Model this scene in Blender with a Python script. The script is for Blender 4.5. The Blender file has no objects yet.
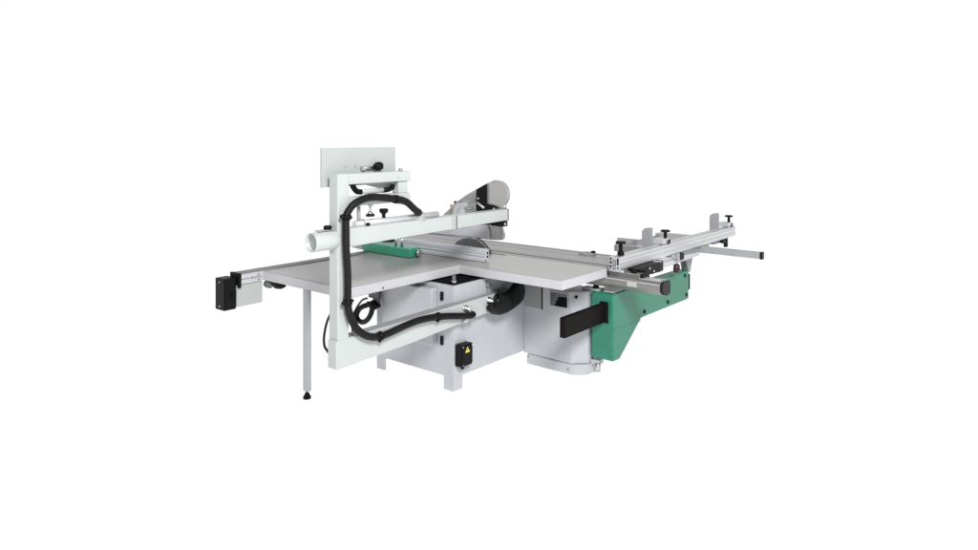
import bpy, bmesh, math, random
from mathutils import Vector, Matrix
random.seed(7)
S = bpy.context.scene
COL = S.collection

# ------------------------------------------------------------------ materials
def srgb(r, g, b):
    f = lambda c: (c/255/12.92) if c/255 <= .04045 else ((c/255+.055)/1.055)**2.4
    return (f(r), f(g), f(b), 1)

def mat(name, rgb, rough=.5, metal=0.0, var=.05, scale=9, bump=.02, bscale=180, stretch=None, spec=.5, coat=0, rv=.07):
    m = bpy.data.materials.new(name); m.use_nodes = True
    nt = m.node_tree; N = nt.nodes; L = nt.links
    p = N['Principled BSDF']
    p.inputs['Metallic'].default_value = metal
    p.inputs['Specular IOR Level'].default_value = spec
    p.inputs['Coat Weight'].default_value = coat
    tc = N.new('ShaderNodeTexCoord'); mp = N.new('ShaderNodeMapping')
    L.new(tc.outputs['Object'], mp.inputs['Vector'])
    if stretch: mp.inputs['Scale'].default_value = stretch
    n1 = N.new('ShaderNodeTexNoise'); n1.inputs['Scale'].default_value = scale; n1.inputs['Detail'].default_value = 6
    L.new(mp.outputs[0], n1.inputs['Vector'])
    r = N.new('ShaderNodeValToRGB')
    r.color_ramp.elements[0].position = .3; r.color_ramp.elements[1].position = .7
    r.color_ramp.elements[0].color = tuple(max(0, c*(1-var)) for c in rgb[:3])+(1,)
    r.color_ramp.elements[1].color = tuple(min(1, c*(1+var)) for c in rgb[:3])+(1,)
    L.new(n1.outputs['Fac'], r.inputs[0]); L.new(r.outputs[0], p.inputs['Base Color'])
    mr = N.new('ShaderNodeMapRange'); mr.inputs[3].default_value = max(.03, rough-rv); mr.inputs[4].default_value = rough+rv
    L.new(n1.outputs['Fac'], mr.inputs[0]); L.new(mr.outputs[0], p.inputs['Roughness'])
    if bump:
        n2 = N.new('ShaderNodeTexNoise'); n2.inputs['Scale'].default_value = bscale; n2.inputs['Detail'].default_value = 3
        L.new(mp.outputs[0], n2.inputs['Vector'])
        b = N.new('ShaderNodeBump'); b.inputs['Strength'].default_value = bump*4; b.inputs['Distance'].default_value = .002
        L.new(n2.outputs['Fac'], b.inputs['Height']); L.new(b.outputs[0], p.inputs['Normal'])
    return m

M = {}
M['arm']    = mat('pale_arm_paint',  (.53, .565, .548), .42, spec=.35, coat=.1, var=.025)
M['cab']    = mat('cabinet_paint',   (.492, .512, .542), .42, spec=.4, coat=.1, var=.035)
M['cabd']   = mat('grey_paint_and_shade', (.32, .328, .338), .5, spec=.3, var=.03)  # darker grey of small parts; also the painted shade on the lower arm
M['edge']   = mat('white_edge_band', (.585, .585, .61), .4, spec=.35, var=.02)
M['top']    = mat('grey_laminate',   (.415, .409, .40), .29, var=.02, scale=1.6, bump=.0, rv=.008)
M['cast']   = mat('ground_cast_iron', (.40, .395, .385), .30, metal=.35, var=.08, scale=6, stretch=(1, 6, 6))
M['alu']    = mat('anodised_aluminium', (.72, .725, .76), .36, metal=.45, var=.04, scale=12, stretch=(1, 10, 10))
M['alub']   = mat('bright_aluminium', (.72, .72, .76), .36, metal=.3, var=.03, scale=12, stretch=(1, 10, 10))
M['aluy']   = mat('brushed_aluminium', (.66, .665, .68), .36, metal=.55, var=.04, scale=12, stretch=(10, 1, 10))
M['alud']   = mat('grey_aluminium', (.345, .342, .335), .34, metal=.45, var=.06, scale=10, stretch=(1, 10, 10))
M['beam']   = mat('extruded_beam_aluminium', (.29, .284, .278), .32, metal=.55, var=.05, scale=10, stretch=(1, 12, 12))
M['railtop'] = mat('dark_grey_anodised', (.20, .195, .19), .4, metal=.3, var=.06)
M['side_shade'] = mat('painted_side_shade', (.17, .167, .163), .4, metal=.4, var=.08, stretch=(1, 12, 12))  # shade on the sliding table's near side, put into the colour
M['rimgrey'] = mat('guard_rim_grey', (.47, .465, .46), .35, var=.04)
M['steel']  = mat('bright_steel', (.62, .62, .63), .25, metal=.95, var=.05)
M['blade']  = mat('blade_steel', (.30, .30, .305), .34, metal=.6, var=.1, scale=14)
M['green']  = mat('green_paint', srgb(44, 126, 102), .38, spec=.4, coat=.12, var=.08)
M['greenl'] = mat('shadow_lifted_green', srgb(56, 150, 120), .38, spec=.4, coat=.12, var=.06)  # same green paint, lightened to offset the shadow on the fence carriage
M['black']  = mat('black_plastic', (.008, .008, .0085), .42, var=.2, bump=.05, spec=.10)
M['rubber'] = mat('black_rubber', (.009, .009, .0095), .36, var=.25, bump=.05, spec=.2)
M['blackp'] = mat('black_painted_steel', (.009, .0068, .0068), .5, var=.25, spec=.05)
M['dkgrey'] = mat('dark_grey_steel', (.12, .12, .12), .6, var=.4, scale=14)
M['under']  = mat('bounce_damping_dark', (.10, .09, .08), .8, var=.2)  # dark colour added underneath to cut floor light bouncing onto the cabinet
M['dark']   = mat('dark_interior', (.012, .012, .013), .9, spec=0, var=.3)
M['shell']  = mat('grey_guard_shell', (.46, .455, .45), .28, metal=.5, var=.05, scale=7)
M['clear']  = mat('smoky_guard_plastic', (.30, .30, .31), .15, var=.4, scale=9, coat=.4)
M['clearl'] = mat('pale_guard_plastic', (.56, .56, .59), .2, var=.06, scale=12, coat=.3)
M['plate']  = mat('grey_painted_plate', (.45, .475, .465), .45, var=.03, scale=4)
M['stop']   = mat('grey_stop_plate', (.42, .42, .445), .4, metal=.2, var=.04)
M['yellow'] = mat('yellow_sign', (.80, .68, .12), .5, var=.05)
M['orange'] = mat('orange_plastic', (.55, .20, .06), .5)
M['maroon'] = mat('dark_red_plastic', (.035, .012, .012), .35)
M['sticker']= mat('pale_sticker', (.52, .51, .49), .5, var=.03)
M['blue']   = mat('blue_grey_plastic', (.20, .23, .33), .45, var=.15)

# ------------------------------------------------------------------ mesh builder
class MB:
    def __init__(self): self.bm = bmesh.new()
    def box(self, x0, x1, y0, y1, z0, z1):
        v = [self.bm.verts.new(p) for p in ((x0,y0,z0),(x1,y0,z0),(x1,y1,z0),(x0,y1,z0),(x0,y0,z1),(x1,y0,z1),(x1,y1,z1),(x0,y1,z1))]
        for f in ((3,2,1,0),(4,5,6,7),(0,1,5,4),(1,2,6,5),(2,3,7,6),(3,0,4,7)): self.bm.faces.new([v[i] for i in f])
        return self
    def prism(self, pts, axis, a, b):
        """pts: 2D outline. axis 'x': (y,z); 'y': (x,z); 'z': (x,y)"""
        def P(q, t): return {'x': (t, q[0], q[1]), 'y': (q[0], t, q[1]), 'z': (q[0], q[1], t)}[axis]
        A = [self.bm.verts.new(P(q, a)) for q in pts]; B = [self.bm.verts.new(P(q, b)) for q in pts]
        n = len(pts)
        self.bm.faces.new(A); self.bm.faces.new(B[::-1])
        for i in range(n): self.bm.faces.new((A[i], B[i], B[(i+1) % n], A[(i+1) % n]))
        return self
    def rings(self, rings, cap=True, smooth=True):
        R = [[self.bm.verts.new(p) for p in r] for r in rings]
        n = len(R[0])
        for a, b in zip(R, R[1:]):
            for i in range(n):
                f = self.bm.faces.new((a[i], a[(i+1) % n], b[(i+1) % n], b[i])); f.smooth = smooth
        if cap: self.bm.faces.new(R[0][::-1]); self.bm.faces.new(R[-1])
        return self
    def tube(self, path, rad, seg=12, cap=True):
        """rad: number or list; path of points"""
        P = [Vector(p) for p in path]
        if not isinstance(rad, (list, tuple)): rad = [rad]*len(P)
        rings = []; u = None
        for i, p in enumerate(P):
            t = (P[min(i+1, len(P)-1)]-P[max(i-1, 0)]).normalized()
            if u is None:
                u = t.orthogonal().normalized()
            u = (u-t*u.dot(t)).normalized(); w = t.cross(u)
            rings.append([p+(u*math.cos(2*math.pi*k/seg)+w*math.sin(2*math.pi*k/seg))*rad[i] for k in range(seg)])
        return self.rings(rings, cap)
    def cyl(self, p0, p1, r0, r1=None, seg=20):
        return self.tube([p0, p1], [r0, r1 if r1 is not None else r0], seg)
    def lathe(self, p, d, prof, seg=20):
        """prof: list of (distance along d, radius)"""
        d = Vector(d).normalized(); p = Vector(p)
        u = d.orthogonal().normalized(); w = d.cross(u)
        return self.rings([[p+d*h+(u*math.cos(2*math.pi*k/seg)+w*math.sin(2*math.pi*k/seg))*r for k in range(seg)] for h, r in prof])
    def build(self, name, m, parent=None, bev=0, label=None, seg=2):
        bmesh.ops.recalc_face_normals(self.bm, faces=self.bm.faces[:])
        me = bpy.data.meshes.new(name); self.bm.to_mesh(me); self.bm.free()
        o = bpy.data.objects.new(name, me); COL.objects.link(o)
        me.materials.append(M[m] if isinstance(m, str) else m)
        if bev:
            b = o.modifiers.new('Bevel', 'BEVEL'); b.width = bev; b.segments = seg; b.limit_method = 'ANGLE'; b.angle_limit = math.radians(40)
            b.harden_normals = False
        if parent: o.parent = parent
        if label: o['label'] = label
        return o

def smooth_path(pts, n=8):
    """Catmull-Rom through pts"""
    P = [Vector(p) for p in pts]; P = [P[0]*2-P[1]]+P+[P[-1]*2-P[-2]]
    out = []
    for i in range(1, len(P)-2):
        a, b, c, d = P[i-1:i+3]
        for k in range(n):
            t = k/n
            out.append(.5*((2*b)+(c-a)*t+(2*a-5*b+4*c-d)*t*t+(3*b-a-3*c+d)*t**3))
    out.append(P[-2]); return out

def resample(path, step):
    out = [path[0]]; acc = 0
    for a, b in zip(path, path[1:]):
        L = (b-a).length
        if L == 0: continue
        t = step-acc
        while t <= L:
            out.append(a.lerp(b, t/L)); t += step
        acc = (acc+L) % step
    return out

def bolt(p, d, r, h, parent, m='black', name='bolt'):
    return MB().lathe(p, d, [(0, r), (h*.7, r), (h, r*.8)], 12).build(name, m, parent)

# ------------------------------------------------------------------ setting
fl = MB()
fl.bm.faces.new([fl.bm.verts.new(p) for p in ((-90,-90,0),(90,-90,0),(90,90,0),(-90,90,0))])
mf = bpy.data.materials.new('self_lit_white_floor'); mf.use_nodes = True
pf = mf.node_tree.nodes['Principled BSDF']
nz = mf.node_tree.nodes.new('ShaderNodeTexNoise'); nz.inputs['Scale'].default_value = 3
rp = mf.node_tree.nodes.new('ShaderNodeValToRGB'); rp.color_ramp.elements[0].color = (.20,.20,.20,1); rp.color_ramp.elements[1].color = (.22,.22,.22,1)
mf.node_tree.links.new(nz.outputs['Fac'], rp.inputs[0]); mf.node_tree.links.new(rp.outputs[0], pf.inputs['Base Color'])
pf.inputs['Roughness'].default_value = .9
pf.inputs['Emission Color'].default_value = (1, 1, 1, 1); pf.inputs['Emission Strength'].default_value = .93  # floor glows by itself so shadows under the saw wash out to white
floor = fl.build('floor', mf); floor['kind'] = 'structure'

# ------------------------------------------------------------------ the saw
saw = bpy.data.objects.new('panel_saw', None); COL.objects.link(saw)
saw.location = (0, 0, 0); saw.empty_display_size = .3
saw['label'] = 'large white and green sliding panel saw with overhead dust guard arm'
saw['category'] = 'panel saw'
ZT = .86

# ---- cabinet
b = MB()
b.box(-.62, .22, -.31, .66, .10, .775)
b.box(.12, .22, -.31, -.21, 0, .10)
b.box(-.62, -.535, -.31, -.285, 0, .10)
cab = b.build('cabinet', 'cab', saw, .0015)
MB().box(-.60, .20, -.29, .64, .7752, .779).build('cabinet_opening', 'dark', cab)
# door standing proud of the left face
b = MB(); b.prism([(-.50, .315), (.055, .315), (.055, .742), (-.50, .742)], 'y', -.37, -.3105)
door = b.build('cabinet_door', 'cab', cab, .012, seg=3)
for z in (.655, .325):
    MB().box(.093, .121, -.322, -.3105, z, z+.066).build('latch', 'black', cab, .004)
# hose/bolt details under the inner table corner
MB().lathe((.17, -.25, .779), (0, 0, 1), [(0, .018), (.022, .018), (.022, .012), (.058, .012)], 12).build('table_bolt', 'steel', cab)
b = MB(); b.box(.2205, .25, .05, .11, .715, .723); b.box(.226, .24, .066, .075, .62, .76)
b.cyl((.233, .07, .723), (.233, .07, .75), .012)
b.build('adjusting_bracket', 'cabd', cab, .002)

# warning box
jb = MB(); jb.box(.222, .285, -.297, -.173, .187, .345)
jb.box(.285, .292, -.291, -.179, .193, .339)
jbo = jb.build('junction_box', 'black', cab, .006)
MB().prism([(-.262, .288), (-.212, .288), (-.237, .330)], 'x', .2921, .2932).build('warning_sign', 'yellow', jbo)
# lightning mark on the yellow triangle
MB().prism([(-.2365, .319), (-.2425, .3055), (-.238, .3055), (-.2405, .293), (-.231, .309), (-.2355, .309)], 'x', .2933, .2940).build('warning_symbol', 'black', jbo)
b = MB(); b.cyl((.25, -.245, .187), (.25, -.245, .160), .016, .013); b.build('cable_gland', 'black', jbo)
for y, z in ((-.285, .333), (-.186, .333), (-.285, .2), (-.186, .2)):
    MB().lathe((.2921, y, z), (1, 0, 0), [(0, .005), (.002, .004)], 10).build('screw', 'steel', jbo)
MB().cyl((.2215, -.262, .352), (.235, -.262, .352), .008).build('screw', 'steel', cab)

# ---- pedestal (column beside the cabinet)
ped_out = [(.22, .55), (.69, .55), (.785, .645), (.785, .735), (.72, .80), (.22, .80)]
def shrink(pts, d):
    cx = sum(p[0] for p in pts)/len(pts); cy = sum(p[1] for p in pts)/len(pts)
    return [(p[0]+(d if p[0] > cx else -d), p[1]+(d if p[1] > cy else -d)) for p in pts]
b = MB(); b.prism(ped_out, 'z', .086, .655); 
ped = b.build('pedestal', 'cab', saw, .006)
plinth = [(.255, .545), (.69, .545), (.715, .553), (.785, .62), (.795, .645), (.795, .735), (.72, .81), (.255, .81)]
pb = MB(); pb.prism(plinth, 'z', 0, .084); pl = pb.build('plinth', 'cab', ped, .008)
for x in (.275, .66): bolt((x, .545, .04 if x > .5 else .066), (0, -1, 0), .009, .006, pl, 'cabd', 'screw')
# opening with dark inside and recessed panel
b = MB(); b.box(.492, .655, .5455, .549, .522, .632); b.build('opening', 'dark', ped)
fr = MB()
for q in ((.484, .492, .514, .640), (.655, .663, .514, .640), (.492, .655, .632, .640), (.492, .655, .514, .522)):
    fr.box(q[0], q[1], .540, .5495, q[2], q[3])
fr.build('opening_frame', 'cab', ped, .001)
MB().prism([(.492, .632), (.655, .632), (.655, .605), (.57, .60), (.53, .522), (.492, .522)], 'y', .543, .5453).build('opening_grey_patch', 'dkgrey', ped)  # paler upper part of the dark opening, cut as a flat grey patch
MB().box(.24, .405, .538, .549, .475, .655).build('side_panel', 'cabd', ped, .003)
MB().box(.407, .412, .541, .5495, .47, .655).build('panel_seam', 'dark', ped)
d45 = Vector((1, -1, 0)).normalized()
bolt((.715, .575, .612), d45, .013, .006, ped, 'black')
b = MB(); b.box(.70, .86, .67, .76, .657, .676); b.box(.785, .86, .68, .75, .625, .657)
hl = b.build('hinge_lug', 'cab', ped, .006)
MB().lathe((.815, .71, .676), (0, 0, 1), [(0, .024), (.016, .024), (.022, .018)], 16).build('hinge_cap', 'black', hl)
b = MB(); b.box(.786, .855, .67, .76, .075, .115)
hb = b.build('hinge_lug', 'cab', ped, .008)
MB().cyl((.845, .685, .03), (.845, .685, .095), .024).build('hinge_pin', 'steel', hb)

# ---- tables
b = MB(); b.box(-.978, -.002, -1.118, .06, ZT-.066, ZT-.0005)
et = b.build('extension_table', 'edge', saw, .003)
MB().box(-.975, -.006, -1.114, .058, ZT-.0003, ZT+.0025).build('table_surface', 'top', et, .001)
bolt((.0, -.80, .815), (1, 0, 0), .006, .003, et, 'black', 'screw')
MB().box(-.972, -.012, -1.108, .054, ZT-.0695, ZT-.0662).build('added_dark_underside', 'under', et)  # unseen dark sheet added to darken the cabinet below the table
b = MB(); b.box(.0, .962, .003, .63, ZT-.066, ZT-.0005)
rt = b.build('rear_table', 'edge', saw, .003)
MB().box(.004, .958, .007, .627, ZT-.0003, ZT+.0025).build('table_surface', 'top', rt, .001)
MB().box(.012, .952, .013, .62, ZT-.0695, ZT-.0662).build('added_dark_underside', 'under', rt)  # second unseen dark sheet, added to damp bounce under this table
b = MB(); b.box(-.985, -.0015, .0615, .635, ZT-.062, ZT+.002)
mt = b.build('main_table', 'cast', saw, .002)
MB().box(-.80, -.002, .593, .606, ZT+.0021, ZT+.0030).build('blade_slot', 'dark', mt)

# ---- leg of the extension table
b = MB(); b.box(-.532, -.478, -1.085, -1.05, .055, .790)
lg = b.build('support_leg', 'cab', saw, .004)
b = MB(); b.lathe((-.505, -1.068, 0), (0, 0, 1), [(0, .028), (.012, .029), (.034, .017), (.046, .010), (.06, .010)], 18)
b.build('levelling_foot', 'black', lg)

# ---- rip fence rail on the far left edge, with controller box
b = MB(); b.prism([(-1.088, ZT+.006), (-.99, ZT+.006), (-.981, ZT-.004), (-.981, .792), (-1.07, .785), (-1.088, .80)], 'y', -1.302, .66)
rail = b.build('fence_rail', 'alu', saw, .002)
MB().box(-1.087, -.984, -1.300, .655, ZT+.0062, ZT+.0085).build('rail_top', 'railtop', rail)
MB().box(-.9808, -.9785, -1.30, -1.13, .822, .828).build('rail_groove', 'alud', rail)
for y, z in ((-1.155, .84), (-1.155, .808), (-1.21, .826)): bolt((-.981, y, z), (1, 0, 0), .007, .006, rail, 'blue')
MB().box(-1.094, -.972, -1.324, -1.302, .765, .872).build('rail_end_cap', 'black', rail, .003)
b = MB(); b.box(-1.122, -1.0, -1.425, -1.328, .612, .842)
bx = b.build('controller_box', 'black', saw, .006)
MB().box(-1.0, -.994, -1.415, -1.34, .63, .825).build('box_cover', 'black', bx, .002)
for y, z in ((-1.41, .835),):
    bolt((-1.06, -1.425, .815), (0, -1, 0), .006, .003, bx, 'steel', 'screw')
bolt((-1.06, -1.425, .64), (0, -1, 0), .006, .003, bx, 'steel', 'screw')
MB().cyl((-.994, -1.36, .72), (-.975, -1.36, .72), .014).build('cable_gland', 'black', bx)
MB().box(-1.02, -.995, -1.327, -1.116, .624, .783).build('mounting_plate', 'plate', bx, .002)
# clamping lever under the table corner
b = MB(); b.lathe((-.99, -1.09, .762), (1, 0, 0), [(0, .018), (.01, .028), (.06, .03), (.075, .02), (.09, .012), (.10, .012)], 14)
kl = b.build('clamping_knob', 'dkgrey', et)
b = MB(); b.tube([(-.90, -1.085, .766), (-.85, -1.09, .766), (-.79, -1.09, .770), (-.73, -1.09, .776)], [.012, .026, .024, .004], 12); b.build('knob_grip', 'black', kl)

# ---- rip fence: green carriage and aluminium profile
b = MB(); b.prism([(-.05, .868), (.09, .868), (.09, .925), (.08, .942), (-.04, .942), (-.05, .934)], 'x', -1.10, -.515)
fh = b.build('fence_carriage', 'greenl', saw, .003)
MB().box(-1.085, -.535, -.042, .08, .8626, .868).build('carriage_slide', 'black', fh)
b = MB(); b.lathe((-.515, .03, .905), (1, 0, 0), [(0, .014), (.02, .014), (.02, .030), (.045, .030), (.05, .024)], 16); b.build('carriage_knob', 'steel', fh)
b = MB(); b.lathe((-1.10, .0, .90), (-1, 0, 0), [(0, .02), (.03, .02), (.03, .035), (.11, .035), (.12, .028)], 18); b.build('adjusting_wheel', 'cabd', fh)
for x in (-.74, -.665):
    b = MB(); b.cyl((x, .01, .942), (x, .01, 1.03), .011); b.build('clamp_rod', 'steel', fh)
b = MB(); b.tube([(-.75, .0, .985), (-.80, -.01, .985), (-.87, -.02, .975)], [.010, .016, .014], 10); b.build('clamp_lever', 'black', fh)
# profile: L-section with grooves, along x
fp = [(.205, .866), (.262, .866), (.262, .965), (.232, .965), (.232, .955), (.222, .955), (.222, .925), (.228, .925), (.228, .915), (.212, .915), (.212, .895), (.205, .89)]
b = MB(); b.prism(fp, 'x', -1.0, .085)
rf = b.build('rip_fence', 'alub', saw, .0015)
MB().box(-.90, .0845, .2112, .2118, .899, .911).build('fence_groove', 'aluy', rf)
for z in (.905, .935): MB().box(.0852, .0865, .235, .252, z-.010, z+.010).build('profile_slot', 'dark', rf)
MB().box(.0852, .0865, .214, .228, .872, .884).build('profile_slot', 'dark', rf)

# ---- blade
teeth = []
R = .275; cx, cz = -.41, .700
for i in range(72):
    a = 2*math.pi*i/72
    teeth += [(cx+R*math.cos(a), cz+R*math.sin(a)), (cx+(R-.005)*math.cos(a+.025), cz+(R-.005)*math.sin(a+.025))]
b = MB(); b.prism(teeth, 'y', .598, .6015); bl = b.build('saw_blade', 'blade', saw)
b = MB()
kn = []
for i in range(15):
    a = math.radians(8+i*6); kn.append((cx+.300*math.cos(a), cz+.300*math.sin(a)))
for i in range(14, -1, -1):
    a = math.radians(8+i*6); kn.append((cx+.281*math.cos(a), cz+.281*math.sin(a)))
b.prism(kn, 'y', .597, .603); b.build('riving_knife', 'alud', saw)

# ---- sliding table
b = MB(); b.prism([(.648, .861), (.648, .815), (.655, .778), (.70, .772), (1.10, .772), (1.168, .80), (1.168, .861)], 'x', -2.1, 1.095)
b.prism([(.648, .842), (.648, .815), (.655, .778), (.72, .776), (.72, .842)], 'x', 1.0955, 1.225)
st = b.build('sliding_table', 'alud', saw, .003)
for y0, y1 in ((.708, .722), (.765, .769), (.98, .984)): MB().box(-2.098, 1.094, y0, y1, .8612, .8620).build('table_groove', 'dark' if y1-y0 > .01 else 'cabd', st)
MB().box(-2.098, 1.094, 1.145, 1.1675, .8612, .866).build('edge_strip', 'alu', st, .001)
MB().box(-2.098, 1.094, .645, .6475, .838, .858).build('edge_strip', 'alu', st)
b = MB(); b.lathe((.50, 1.10, .862), (0, 0, 1), [(0, .075), (.006, .072), (.012, .05), (.018, .02)], 20)
sc_ = b.build('slide_clamp', 'cabd', st)
MB().lathe((.545, 1.12, .872), (0, 0, 1), [(0, .02), (.012, .022), (.018, .014)], 14).build('clamp_knob', 'black', sc_)
MB().box(-2.098, 1.222, .6452, .6478, .780, .836).build('side_shade_strip', 'side_shade', st)  # dark strip paints the shade along the carriage's near side
# base beam below it
bp_ = [(.648, .808), (.628, .785), (.626, .742), (.655, .712), (.70, .699), (.755, .704), (.768, .72), (.768, .80), (.75, .808)]
b = MB(); b.prism(bp_, 'x', -2.1, 1.398)
bb = b.build('slide_beam', 'beam', saw, .002)
b = MB(); b.prism(bp_, 'x', 1.3985, 1.420); b.build('beam_end_cap', 'rubber', bb, .006)
MB().box(-2.0, 1.397, .648, .74, .8085, .813).build('beam_top_strip', 'alu', bb, .001)
MB().box(1.135, 1.215, .6225, .626, .748, .782).build('beam_sticker', 'sticker', bb)
MB().box(-2.0, 1.397, .618, .627, .7845, .790).build('beam_lip', 'alu', bb)
bolt((1.39, .69, .813), (0, 0, 1), .012, .01, bb, 'steel')

# ---- swing arm (green) carrying the outrigger
b = MB()
ol = [(.80,.655),(1.0,.655),(1.0,.76),(1.0,1.125),(1.0,2.07),(.895,2.07),(.895,1.125),(.80,1.125),(.80,.76)]
zb = {.655:.138, .76:.133, 1.125:.382, 2.07:.372}; zt = {.655:.657, .76:.662, 1.125:.656, 2.07:.642}
lo = [b.bm.verts.new((x, y, zb[y])) for x, y in ol]; hi = [b.bm.verts.new((x, y, zt[y])) for x, y in ol]
for q in range(9): b.bm.faces.new((lo[q], lo[(q+1) % 9], hi[(q+1) % 9], hi[q]))
for f in ((0,1,2,8), (8,2,3,6,7), (6,3,4,5)):
    b.bm.faces.new([hi[q] for q in f]); b.bm.faces.new([lo[q] for q in f][::-1])
sw = b.build('swing_arm', 'green', saw, .016, seg=3)
for y, z in ((1.98, .603), (2.012, .421), (1.62, .425), (1.175, .427)):
    bolt((1.0, y, z), (1, 0, 0), .017, .008, sw, 'black')
MB().prism([(.66, .385), (1.11, .363), (1.11, .367), (.66, .389)], 'x', 1.0002, 1.0018).build('weld_seam', 'green', sw)
b = MB(); b.box(.885, .957, .6495, .6565, .428, .592); b.build('beam_opening', 'dark', sw)
b = MB(); b.box(.80, .87, .665, .6955, .585, .64); b.build('hinge_boss', 'green', sw, .01)
b = MB(); b.box(.905, .99, .67, 1.02, .6655, .670); b.build('arm_top_strip', 'cab', sw)
# telescopic beam running through it
b = MB(); b.box(.885, .93, .085, .6485, .432, .578)
tbm = b.build('telescopic_beam', 'blackp', saw, .005)
MB().box(.90, .975, 2.075, 2.155, .445, .59).build('beam_tail', 'blackp', tbm, .004)
# support between swing arm and outrigger frame
b = MB(); b.prism([(2.00, .776), (2.26, .776), (2.14, .62), (2.07, .62)], 'x', .93, .945)
b.prism([(2.00, .776), (2.17, .776), (2.105, .62), (2.072, .62)], 'x', .985, .999)
b.box(.9452, .9848, 2.072, 2.105, .62, .776)
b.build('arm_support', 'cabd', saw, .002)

# ---- outrigger frame
b = MB(); b.prism([(1.20, .775), (2.09, .786), (2.07, .816), (1.57, .838), (1.20, .868)], 'x', 1.07, 1.10)
of = b.build('outrigger_frame', 'edge', saw, .003)
b = MB(); b.box(1.0, 1.0695, 1.72, 2.115, .78, .855); b.build('frame_block', 'stop', of, .004)
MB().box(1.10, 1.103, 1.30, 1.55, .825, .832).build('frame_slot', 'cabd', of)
b = MB(); b.box(.22, 1.625, 2.12, 2.165, .803, .862)
tb = b.build('outrigger_tube', 'stop', of, .004)
MB().box(1.6255, 1.65, 2.117, 2.168, .80, .865).build('tube_end_cap', 'rubber', tb, .004)
b = MB(); b.box(.40, 1.0, 1.74, 1.79, .795, .858); b.build('outrigger_tube', 'alud', of, .004)
b = MB(); b.box(.39, .74, 2.62, 2.75, .78, .872); b.box(.74, .95, 2.62, 2.68, .78, .85)
b.build('outrigger_roller', 'top', of, .006)
b = MB(); b.box(.40, .44, 1.79, 2.62, .80, .85); b.build('outrigger_tube', 'alud', of, .003)
MB().box(1.085, 1.12, 1.605, 1.69, .805, .862).build('frame_clamp', 'black', of, .004)
b = MB(); b.lathe((1.09, 1.60, .775), (0, 0, -1), [(0, .012), (.01, .026), (.05, .030), (.07, .026), (.08, .01)], 16); b.build('clamping_knob', 'maroon', of)
b = MB(); b.lathe((1.09, 1.52, .838), (0, 0, 1), [(0, .05), (.01, .05), (.014, .03), (.03, .03)], 18); b.box(1.085, 1.12, 1.55, 1.60, .80, .87)
b.build('pivot_clamp', 'stop', of, .002)
b = MB(); b.box(1.02, 1.08, 2.48, 2.72, .835, .872); b.build('fence_bracket', 'blue', of, .004)
b = MB(); b.box(1.09, 1.12, 2.60, 2.66, .835, .868); b.build('bracket_block', 'black', of, .004)
b = MB(); b.box(1.07, 1.10, 2.74, 2.785, .78, .868); b.build('bracket_post', 'black', of, .002)
# black bracket holding the fence on the slide
b = MB(); b.prism([(.70, .868), (1.10, .868), (1.10, .795), (.93, .795), (.90, .815), (.74, .815)], 'x', 1.10, 1.19)
b.box(1.226, 1.245, .655, .78, .775, .845); b.box(1.19, 1.2255, .73, .80, .80, .845)
bk = b.build('slide_bracket', 'black', of, .005)
for y, z in ((.80, .832), (.95, .82), (.88, .85)): bolt((1.19, y, z), (1, 0, 0), .010, .008, bk, 'steel')
b = MB(); b.box(1.11, 1.17, 1.102, 1.14, .78, .868); b.build('bracket_plate', 'alu', bk, .002)
b = MB(); b.box(1.11, 1.165, 1.142, 1.18, .785, .868); b.build('bracket_pad', 'black', bk, .002)
b = MB(); b.lathe((1.17, .70, .85), (0, -1, 0), [(0, .01), (.02, .01), (.02, .02), (.045, .02)], 12); b.build('bracket_screw', 'black', bk)

# ---- crosscut fence
cf = [(1.015, .872), (1.105, .872), (1.105, .900), (1.099, .902), (1.099, .912), (1.105, .914), (1.105, .966), (1.072, .966), (1.070, .960), (1.048, .960), (1.046, .966), (1.015, .966)]
b = MB(); b.prism([(p[0], p[1]) for p in cf], 'y', .565, 2.955)
xf = b.build('crosscut_fence', 'aluy', saw, .0015)
for x0, x1, z0, z1 in ((1.022,1.036,.880,.900),(1.022,1.036,.912,.932),(1.022,1.036,.942,.958),(1.047,1.052,.895,.942),(1.066,1.071,.895,.942),(1.052,1.066,.937,.942),(1.052,1.066,.895,.900),(1.082,1.096,.880,.892),(1.082,1.096,.905,.958),(1.046,1.072,.876,.884)):
    MB().box(x0, x1, .5635, .5648, z0, z1).build('profile_slot', 'dark', xf)
MB().box(1.1052, 1.1062, .58, 2.94, .942, .947).build('scale_groove', 'stop', xf)
b = MB(); b.box(1.012, 1.108, 2.956, 2.968, .868, .968); b.build('fence_end_plate', 'aluy', xf, .002)

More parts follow.
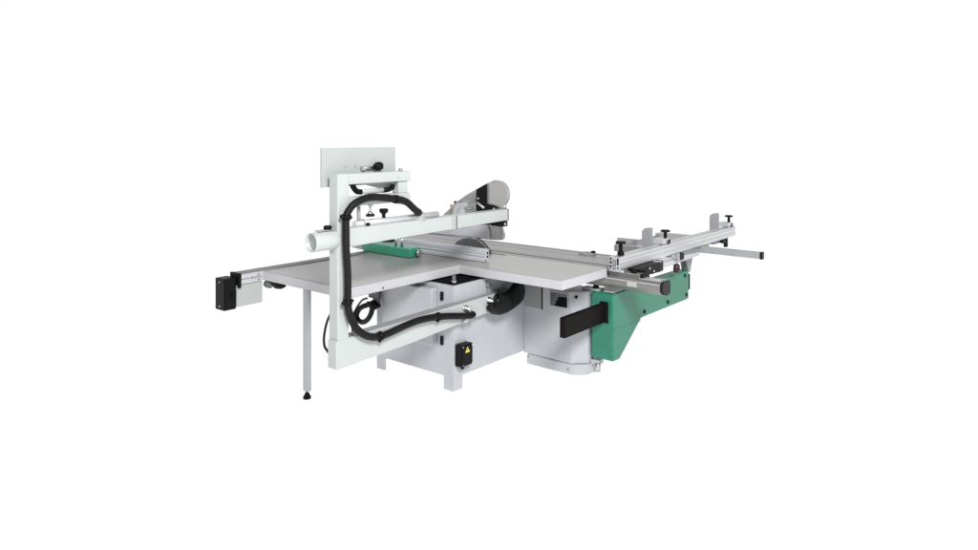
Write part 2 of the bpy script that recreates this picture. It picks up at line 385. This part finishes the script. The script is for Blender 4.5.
def tknob(parent, x, y, z0, z1, r=.040, base=True):
    b = MB(); b.lathe((x, y, z0), (0, 0, 1), [(0, .026), (.028, .026), (.029, .016), (z1-z0-.020, .014), (z1-z0-.018, r), (z1-z0-.004, r), (z1-z0, r*.85)], 18)
    if not base:
        b = MB(); b.lathe((x, y, z0), (0, 0, 1), [(0, .014), (z1-z0-.020, .013), (z1-z0-.016, r), (z1-z0-.004, r), (z1-z0, r*.85)], 18)
    return b.build('clamp_knob', 'black', parent)
tknob(xf, 1.055, .672, .966, 1.072)
def flip_stop(y, yk):
    a = []
    x0, x1, z0, z1 = .888, .985, .90, 1.098
    for i in range(7):
        t = math.radians(90+i*15); a.append((x0+.055+.055*math.cos(t)*1.0, z1-.045+.045*math.sin(t)-.0))
    outline = [(x0, z0), (x1, z0), (x1, z1+.006)]+[(p[0], p[1]-.0) for p in a]
    b = MB(); b.prism(outline, 'y', y, y+.016)
    s = b.build('flip_stop', 'stop', xf, .003)
    b = MB(); b.box(.986, 1.085, y+.01, y+.115, .968, 1.012); bk = b.build('stop_block', 'alu', s, .004)
    MB().lathe((1.0855, y+.07, .99), (1, 0, 0), [(0, .012), (.006, .011)], 12).build('screw', 'alud', bk)
    MB().box(1.02, 1.09, yk-.028, yk+.028, .967, 1.000).build('stop_clamp', 'black', s, .004)
    tknob(s, 1.055, yk, 1.0005, 1.080, base=False)
    return s
flip_stop(1.345, 1.452)
flip_stop(2.835, 2.925)

# ---- overhead guard arm
b = MB()
b.prism([(-1.425, .632), (.30, .662), (.30, .545), (-.80, .478), (-1.425, .458)], 'x', .195, .28)
la = b.build('lower_arm', 'arm', saw, .007, seg=3)
for y, z, r in ((-.252, .612, .026), (.018, .622, .030)):
    b = MB(); b.lathe((.28, y, z), (1, 0, 0), [(0, r), (.006, r), (.006, r*.72), (.03, r*.72), (.034, r*.4), (.05, r*.35)], 6); b.build('nut', 'steel', la)
bolt((.28, -.262, .527), (1, 0, 0), .022, .025, la, 'steel', 'nut')
MB().lathe((.235, -1.40, .632), (0, 0, 1), [(0, .012), (.012, .012), (.02, .008)], 12).build('screw', 'alud', la)
MB().prism([(-1.32, .6342), (.29, .6622), (.29, .6635), (-1.32, .6355)], 'x', .198, .274).build('arm_top_strip', 'cabd', la)  # dark strip paints the shading of the lower arm's top face
MB().box(.255, .279, -1.285, -1.225, .634, .652).build('arm_clip', 'cabd', la, .002)
b = MB(); b.box(.19, .278, -1.412, -1.325, .628, 1.643)
po = b.build('post', 'arm', saw, .009, seg=3)
MB().box(.215, .255, -1.4135, -1.41, 1.155, 1.175).build('post_clip', 'plate', po, .001)
# upper arms, end block, plate, handle
b = MB(); b.box(.19, .276, -1.3245, -.80, 1.574, 1.641); ua = b.build('upper_arm', 'arm', saw, .006)
bolt((.24, -.86, 1.641), (0, 0, 1), .014, .018, ua, 'steel')
bolt((.276, -.915, 1.605), (1, 0, 0), .008, .004, ua, 'steel', 'screw')
MB().box(.20, .262, -.90, -.815, 1.4955, 1.5735).build('arm_link', 'arm', ua, .004)
b = MB(); b.box(.20, .27, -1.3245, -.795, 1.437, 1.495); ub = b.build('upper_arm', 'arm', saw, .006)
MB().prism([(-1.19, 1.5735), (-.91, 1.5735), (-.91, 1.545), (-.97, 1.52)], 'x', .205, .215).build('gusset', 'plate', ua, .001)
b = MB(); b.box(.135, .150, -1.435, -.822, 1.556, 1.800); pt = b.build('backing_plate', 'plate', saw, .002)
for y in (-1.25, -1.17): bolt((.150, y, 1.685), (1, 0, 0), .008, .006, pt, 'steel')
b = MB(); b.tube([(.165, -1.12, 1.665), (.165, -1.03, 1.667)], .010, 10)
b.cyl((.150, -1.12, 1.665), (.175, -1.12, 1.665), .014); lv = b.build('locking_lever', 'steel', pt)
b = MB(); b.lathe((.175, -1.035, 1.672), (.25, 1, .12), [(0, .016), (.016, .027), (.04, .029), (.058, .023), (.064, .01)], 18); b.build('lever_knob', 'black', lv)
b = MB(); b.tube(smooth_path([(.235, -1.265, 1.574), (.24, -1.262, 1.555), (.24, -1.235, 1.527), (.24, -1.20, 1.520)], 5), .018, 12)
hd = b.build('grab_handle', 'black', ua)
b = MB(); b.tube([(.24, -1.02, 1.520), (.24, -.97, 1.523), (.24, -.93, 1.535), (.235, -.925, 1.548)], .017, 12); b.build('handle_end', 'black', hd)
b = MB(); b.cyl((.24, -1.215, 1.521), (.24, -1.0, 1.521), .016); b.build('handle_bar', 'arm', hd)
# fittings below the lower of the upper arms
b = MB(); b.cyl((.235, -1.215, 1.437), (.235, -1.215, 1.335), .012); b.build('stay_rod', 'stop', ub)
b = MB(); b.lathe((.235, -1.12, 1.437), (0, 0, -1), [(0, .018), (.012, .018), (.013, .007), (.045, .007), (.05, .014), (.062, .022)], 16); ft = b.build('pressure_foot', 'steel', ub)
b = MB(); b.lathe((.235, -1.12, 1.375), (0, 0, -1), [(0, .026), (.012, .03), (.016, .028)], 18); b.build('foot_pad', 'rubber', ft)
bolt((.235, -.85, 1.437), (0, 0, -1), .016, .022, ub, 'steel')
# boom with round suction pipe
b = MB(); b.prism([(-1.318, 1.190), (-1.318, 1.305), (.265, 1.298), (.265, 1.212), (-.80, 1.2)], 'x', .19, .279)
bo = b.build('boom', 'arm', saw, .006)
MB().box(.19, .282, .266, .276, 1.208, 1.302).build('boom_end_cap', 'alud', bo, .003)
MB().box(.279, .2805, -.395, -.348, 1.205, 1.300).build('boom_joint', 'plate', bo)
MB().box(.279, .2808, -.347, -.339, 1.204, 1.301).build('boom_gap', 'dark', bo)
b = MB()
seg = 28
rg = []
for y, r in ((-1.41, .058), (-1.575, .058), (-1.578, .0555), (-1.575, .052), (-1.42, .052)):
    rg.append([(.235+r*math.cos(2*math.pi*k/seg), y, 1.242+r*math.sin(2*math.pi*k/seg)) for k in range(seg)])
b.rings(rg, cap=False)
b.bm.faces.new([b.bm.verts.new(p) for p in rg[-1]])
pp = b.build('suction_pipe', 'arm', bo)
b = MB(); b.lathe((.235, -1.545, 1.242), (0, 1, 0), [(0, .0515), (.004, .0515)], 24); b.build('pipe_inside', 'plate', pp)
b = MB(); b.box(.215, .255, -1.535, -1.40, 1.303, 1.309); br = b.build('pipe_bracket', 'stop', bo, .001)
MB().lathe((.235, -1.455, 1.309), (0, 0, 1), [(0, .024), (.018, .026), (.024, .018)], 16).build('bracket_knob', 'black', br)
b = MB(); b.tube([(.235, -1.25, 1.320), (.235, -.50, 1.320)], .022, 14); sr = b.build('guide_tube', 'alu', bo)
MB().lathe((.262, -1.165, 1.315), (1, -.3, 0), [(0, .013), (.012, .013)], 12).build('tube_screw', 'black', sr)
MB().cyl((.235, -1.19, 1.32), (.235, -1.18, 1.32), .030).build('tube_collar', 'plate', sr)
b = MB(); b.lathe((.235, -1.005, 1.338), (0, 0, 1), [(0, .012), (.025, .012), (.028, .014), (.04, .028), (.055, .030), (.062, .024)], 16); b.build('tube_knob', 'black', sr)
b = MB(); b.lathe((.235, -.68, 1.298), (.05, .0, 1), [(0, .050), (.012, .050), (.014, .038), (.05, .038)], 20); b.build('hose_flange', 'plate', bo)

# ---- blade guard hood under the boom
Y0, Y1 = .36, .392
hood = [(-.735, 1.010), (-.585, 1.140), (-.375, 1.303), (-.26, 1.375), (-.135, 1.435), (-.02, 1.489)]
for i in range(13):                                   # round top right
    t = math.radians(118-i*14); hood.append((.088+.118*math.cos(t), 1.405+.112*math.sin(t)))
hood += [(.17, 1.30), (.135, 1.21), (.125, 1.15), (.155, 1.08), (.153, 1.045), (.125, 1.028), (.05, 1.022)]
b = MB(); b.prism(hood, 'y', Y0, Y1)
hg = b.build('guard_hood', 'shell', saw, .007, seg=3)
# smoked window left of the black band, pale curved part in it
win = [(-.57, 1.145), (-.375, 1.285), (-.26, 1.36), (-.115, 1.428), (-.115, 1.19), (-.55, 1.12)]
b = MB(); b.prism(win, 'y', Y0-.006, Y0-.0005); wn = b.build('guard_window', 'clear', hg, .003)
pale = [(-.40, 1.12), (-.40, 1.20), (-.375, 1.27), (-.33, 1.305), (-.24, 1.315), (-.21, 1.30), (-.25, 1.26), (-.262, 1.16)]
b = MB(); b.prism(pale, 'y', Y0-.012, Y0-.0065); b.build('inner_cover', 'clearl', hg, .006)
sh2 = [(-.255, 1.155), (-.252, 1.255), (-.215, 1.315), (-.125, 1.325), (-.125, 1.155)]
b = MB(); b.prism(sh2, 'y', Y0-.011, Y0-.0065); b.build('inner_cover', 'alud', hg, .004)
b = MB(); b.tube([(-.25, Y0-.014, 1.272), (-.17, Y0-.014, 1.268), (-.12, Y0-.014, 1.285)], .009, 10); b.build('inner_rod', 'steel', hg)
b = MB(); b.prism([(-.345, 1.20), (-.335, 1.255), (-.295, 1.29), (-.28, 1.285), (-.315, 1.25), (-.325, 1.20)], 'y', Y0-.016, Y0-.0125); b.build('inner_rib', 'plate', hg, .002)
b = MB(); b.prism([(-.235, 1.215), (-.13, 1.238), (-.13, 1.252), (-.235, 1.232)], 'y', Y0-.018, Y0-.0115); b.build('inner_rib', 'dkgrey', hg, .002)
b = MB(); b.prism([(-.49, 1.185), (-.43, 1.185), (-.415, 1.245), (-.445, 1.235)], 'y', Y0-.010, Y0-.0065); b.build('inner_rib', 'alud', hg, .002)
b = MB(); b.prism([(-.34, 1.322), (-.20, 1.392), (-.14, 1.395), (-.20, 1.345)], 'y', Y0-.009, Y0-.0065); b.build('inner_rib', 'alud', hg, .002)
b = MB(); b.prism([(-.116, 1.15), (-.116, 1.433), (-.012, 1.483), (-.012, 1.15)], 'y', Y0-.022, Y0-.0005); b.build('guard_band', 'black', hg, .004)
b = MB(); b.prism([(-.0115, 1.20), (-.0115, 1.318), (.06, 1.312), (.165, 1.272), (.165, 1.20)], 'y', Y0-.028, Y0-.0005); ga = b.build('guard_arm', 'black', hg, .004)
for x, z in ((.085, 1.285), (-.03, 1.29), (-.09, 1.36)): bolt((x, Y0-.028 if x > 0 else Y0-.022, z), (0, -1, 0), .010, .008, hg, 'steel')
b = MB(); b.tube([(-.095, Y0-.03, 1.325), (-.02, Y0-.035, 1.285)], .009, 10); b.build('guard_pin', 'alu', hg)
low = [(-.70, 1.022), (-.56, 1.145), (-.01, 1.145), (.012, 1.10), (.02, 1.030)]
b = MB(); b.prism(low, 'y', Y0-.007, Y0-.0005); b.build('lower_cover', 'clearl', hg, .003)
b = MB(); b.prism([(.022, 1.03), (.012, 1.105), (-.008, 1.148), (-.002, 1.15), (.02, 1.107), (.029, 1.03)], 'y', Y0-.008, Y0-.0005); b.build('cover_seam', 'alud', hg)
b = MB(); b.prism([(.118, 1.04), (.135, 1.115), (.12, 1.138), (.150, 1.112), (.158, 1.075), (.150, 1.045)], 'y', Y0-.007, Y0-.0005); b.build('guard_corner', 'alud', hg, .002)
# rim of the round end
rim = []
for i in range(15):
    t = math.radians(118-i*12); rim.append((.088+.121*math.cos(t), 1.405+.115*math.sin(t)))
for i in range(14, -1, -1):
    t = math.radians(118-i*12); rim.append((.088+.108*math.cos(t), 1.405+.102*math.sin(t)))
b = MB(); b.prism(rim, 'y', Y0-.006, Y0-.0005); b.build('guard_rim', 'rimgrey', hg, .002)
b = MB(); b.cyl((-.44, .39, 1.255), (-.44, .39, 1.285), .013); b.build('signal_knob', 'orange', hg)
b = MB(); b.cyl((-.405, .40, 1.285), (-.405, .40, 1.315), .014); b.build('signal_knob', 'black', hg)
b = MB(); b.box(.16, .278, .20, .262, 1.165, 1.208); b.box(.10, .16, .20, .3585, 1.17, 1.205); gb = b.build('guard_bracket', 'black', saw, .004)
bolt((.278, .225, 1.185), (1, 0, 0), .012, .006, gb, 'steel')

# ---- corrugated hose along the arm
hp = [(.238,-.682,1.33),(.258,-.705,1.352),(.288,-.762,1.372),(.312,-.817,1.398),(.315,-.863,1.431),(.315,-.917,1.454),(.315,-.97,1.463),(.315,-1.031,1.474),(.315,-1.091,1.482),(.315,-1.158,1.489),(.315,-1.223,1.487),(.315,-1.287,1.470),(.315,-1.334,1.446),(.315,-1.363,1.415),(.315,-1.378,1.383),(.315,-1.381,1.304),(.315,-1.378,1.183),(.315,-1.367,1.03),(.315,-1.366,.866),(.315,-1.357,.804),(.315,-1.33,.738),(.315,-1.295,.687),(.315,-1.239,.641),(.315,-1.175,.612),(.315,-1.108,.601),(.315,-1.04,.604),(.315,-.953,.615),(.315,-.863,.626),(.315,-.77,.632),(.315,-.674,.630),(.315,-.575,.619),(.315,-.473,.604),(.315,-.368,.584),(.315,-.27,.566),(.312,-.215,.558),(.300,-.185,.556),(.281,-.175,.556)]
path = resample(smooth_path(hp, 8), .005)
prof_ = [.0238, .0238, .0195]
b = MB(); b.tube(path, [prof_[i % 3] for i in range(len(path))], 14)
hose = b.build('corrugated_hose', 'rubber', saw)
def hose_clip(i, d, back):
    p = Vector(hp[i]); t = (Vector(hp[i+1])-Vector(hp[i-1])).normalized()
    n = Vector((1, 0, 0)); s = t.cross(n).normalized()
    b = MB()
    b.tube([p-t*.016, p+t*.016], .0285, 16)
    if d:
        a = p+s*d*.045; c = p-s*d*.040
        b.tube([c, a], .010, 8)
    b.tube([p, Vector((back, p.y, p.z))], .012, 8)
    return b.build('hose_clip', 'black', hose)
for i, d in ((6, 0), (14, 1), (18, 1), (24, .8), (30, .8)): hose_clip(i, d, .279)
b = MB(); b.lathe((.281, -.225, .556), (1, 0, 0), [(0, .03), (.006, .03)], 14); b.build('hose_gland', 'steel', hose)

# ---- black dust elbow beside the lower arm
eo = [(.305,.720),(.402,.700),(.412,.655),(.408,.606),(.385,.566),(.335,.538),(.250,.515),(.165,.501),(.090,.501),(.018,.522),(-.024,.558),(-.036,.588),(-.010,.600),(.050,.612),(.062,.650),(.085,.672),(.150,.664),(.211,.668),(.262,.684)]
b = MB(); b.prism(eo, 'x', .285, .352)
el = b.build('dust_elbow', 'rubber', saw, .026, seg=5)
for f in el.data.polygons: f.use_smooth = True
b = MB(); b.tube([(.353, .215, .645), (.355, .225, .60), (.353, .235, .54)], .004, 6); b.build('elbow_seam', 'black', el)
b = MB(); b.lathe((.345, .075, .680), (0, .15, 1), [(-.045, .014), (.0, .014), (.001, .024), (.022, .024)], 12); b.build('elbow_bolt', 'black', el)

# ---- cables and bracket behind the post
b = MB(); b.box(-.665, -.545, -.36, -.345, .575, .789); b.box(-.5449, -.475, -.42, -.40, .555, .789)
b.box(-.5449, -.53, -.3999, -.345, .575, .789)
cb = b.build('cable_bracket', 'dkgrey', saw, .002)
b = MB(); b.lathe((-.52, -.43, .548), (1, .25, -.03), [(-.06, .022), (-.02, .026), (-.02, .036), (.02, .036), (.02, .022), (.05, .018), (.06, .012)], 16); b.build('cable_plug', 'black', cb)
loop = [(-.54,-.43,.545),(-.545,-.43,.491),(-.587,-.43,.428),(-.645,-.43,.392),(-.703,-.43,.396),(-.728,-.43,.432),(-.70,-.43,.482),(-.655,-.43,.514),(-.61,-.42,.532)]
b = MB(); b.tube(smooth_path(loop, 8), .021, 12); b.build('power_cable', 'rubber', cb)
thin = [(-.565,-.46,.60),(-.625,-.46,.575),(-.695,-.46,.50),(-.735,-.46,.428),(-.745,-.46,.321),(-.70,-.46,.24),(-.65,-.43,.21),(-.60,-.30,.22)]
b = MB(); b.tube(smooth_path(thin, 8), .008, 8); b.build('thin_cable', 'rubber', cb)
thin2 = [(-.41,-.82,.788),(-.43,-.815,.72),(-.50,-.80,.64),(-.583,-.765,.575),(-.643,-.75,.527),(-.692,-.75,.45),(-.723,-.75,.36),(-.729,-.75,.285),(-.704,-.75,.241),(-.631,-.73,.202),(-.55,-.55,.19),(-.54,-.30,.2)]
b = MB(); b.tube(smooth_path(thin2, 8), .0095, 8); b.build('thin_cable', 'rubber', cb)

# ------------------------------------------------------------------ light
w = bpy.data.worlds.new('World'); S.world = w; w.use_nodes = True
nt = w.node_tree; N = nt.nodes; L = nt.links
bg = N['Background']
tc = N.new('ShaderNodeTexCoord'); sx = N.new('ShaderNodeSeparateXYZ'); L.new(tc.outputs['Generated'], sx.inputs[0])
rp = N.new('ShaderNodeValToRGB'); L.new(sx.outputs['Z'], rp.inputs[0])
e = rp.color_ramp.elements
e[0].position = .0; e[0].color = (1, 1, 1, 1)
e[1].position = .95; e[1].color = (.40, .405, .415, 1)
k = e.new(.24); k.color = (1, 1, 1, 1)
k = e.new(.50); k.color = (.40, .405, .415, 1)
dt = N.new('ShaderNodeVectorMath'); dt.operation = 'DOT_PRODUCT'
L.new(tc.outputs['Generated'], dt.inputs[0]); dt.inputs[1].default_value = (-.635, .773, 0)
mr = N.new('ShaderNodeMapRange'); mr.interpolation_type = 'SMOOTHSTEP'
mr.inputs[1].default_value = -.45; mr.inputs[2].default_value = .35; mr.inputs[3].default_value = .36; mr.inputs[4].default_value = 1.03
L.new(dt.outputs['Value'], mr.inputs[0])
L.new(rp.outputs[0], bg.inputs['Color']); L.new(mr.outputs[0], bg.inputs['Strength'])

def area(name, loc, target, size, power):
    d = bpy.data.lights.new(name, 'AREA'); d.energy = power; d.size = size; d.shape = 'DISK'
    o = bpy.data.objects.new(name, d); COL.objects.link(o); o.location = loc
    o.rotation_euler = (Vector(target)-Vector(loc)).to_track_quat('-Z', 'Y').to_euler()
    return o
area('softbox_light', (5.6, -3.9, 5.2), (.2, 0, .6), 2.0, 590)

# ------------------------------------------------------------------ camera
cam = bpy.data.cameras.new('camera'); co = bpy.data.objects.new('camera', cam); COL.objects.link(co)
a = math.radians(39.4)
co.location = (3.645, -4.071, 1.855)
co.rotation_euler = (math.radians(90), 0, a)
cam.sensor_width = 36; cam.lens = 693/978*36
cam.shift_y = -(275-139)/978
cam.clip_start = .05; cam.clip_end = 400
S.camera = co
S.view_settings.view_transform = 'Standard'; S.view_settings.look = 'None'
S.view_settings.exposure = 0; S.view_settings.gamma = 1
S.render.resolution_x = 1024; S.render.resolution_y = 576
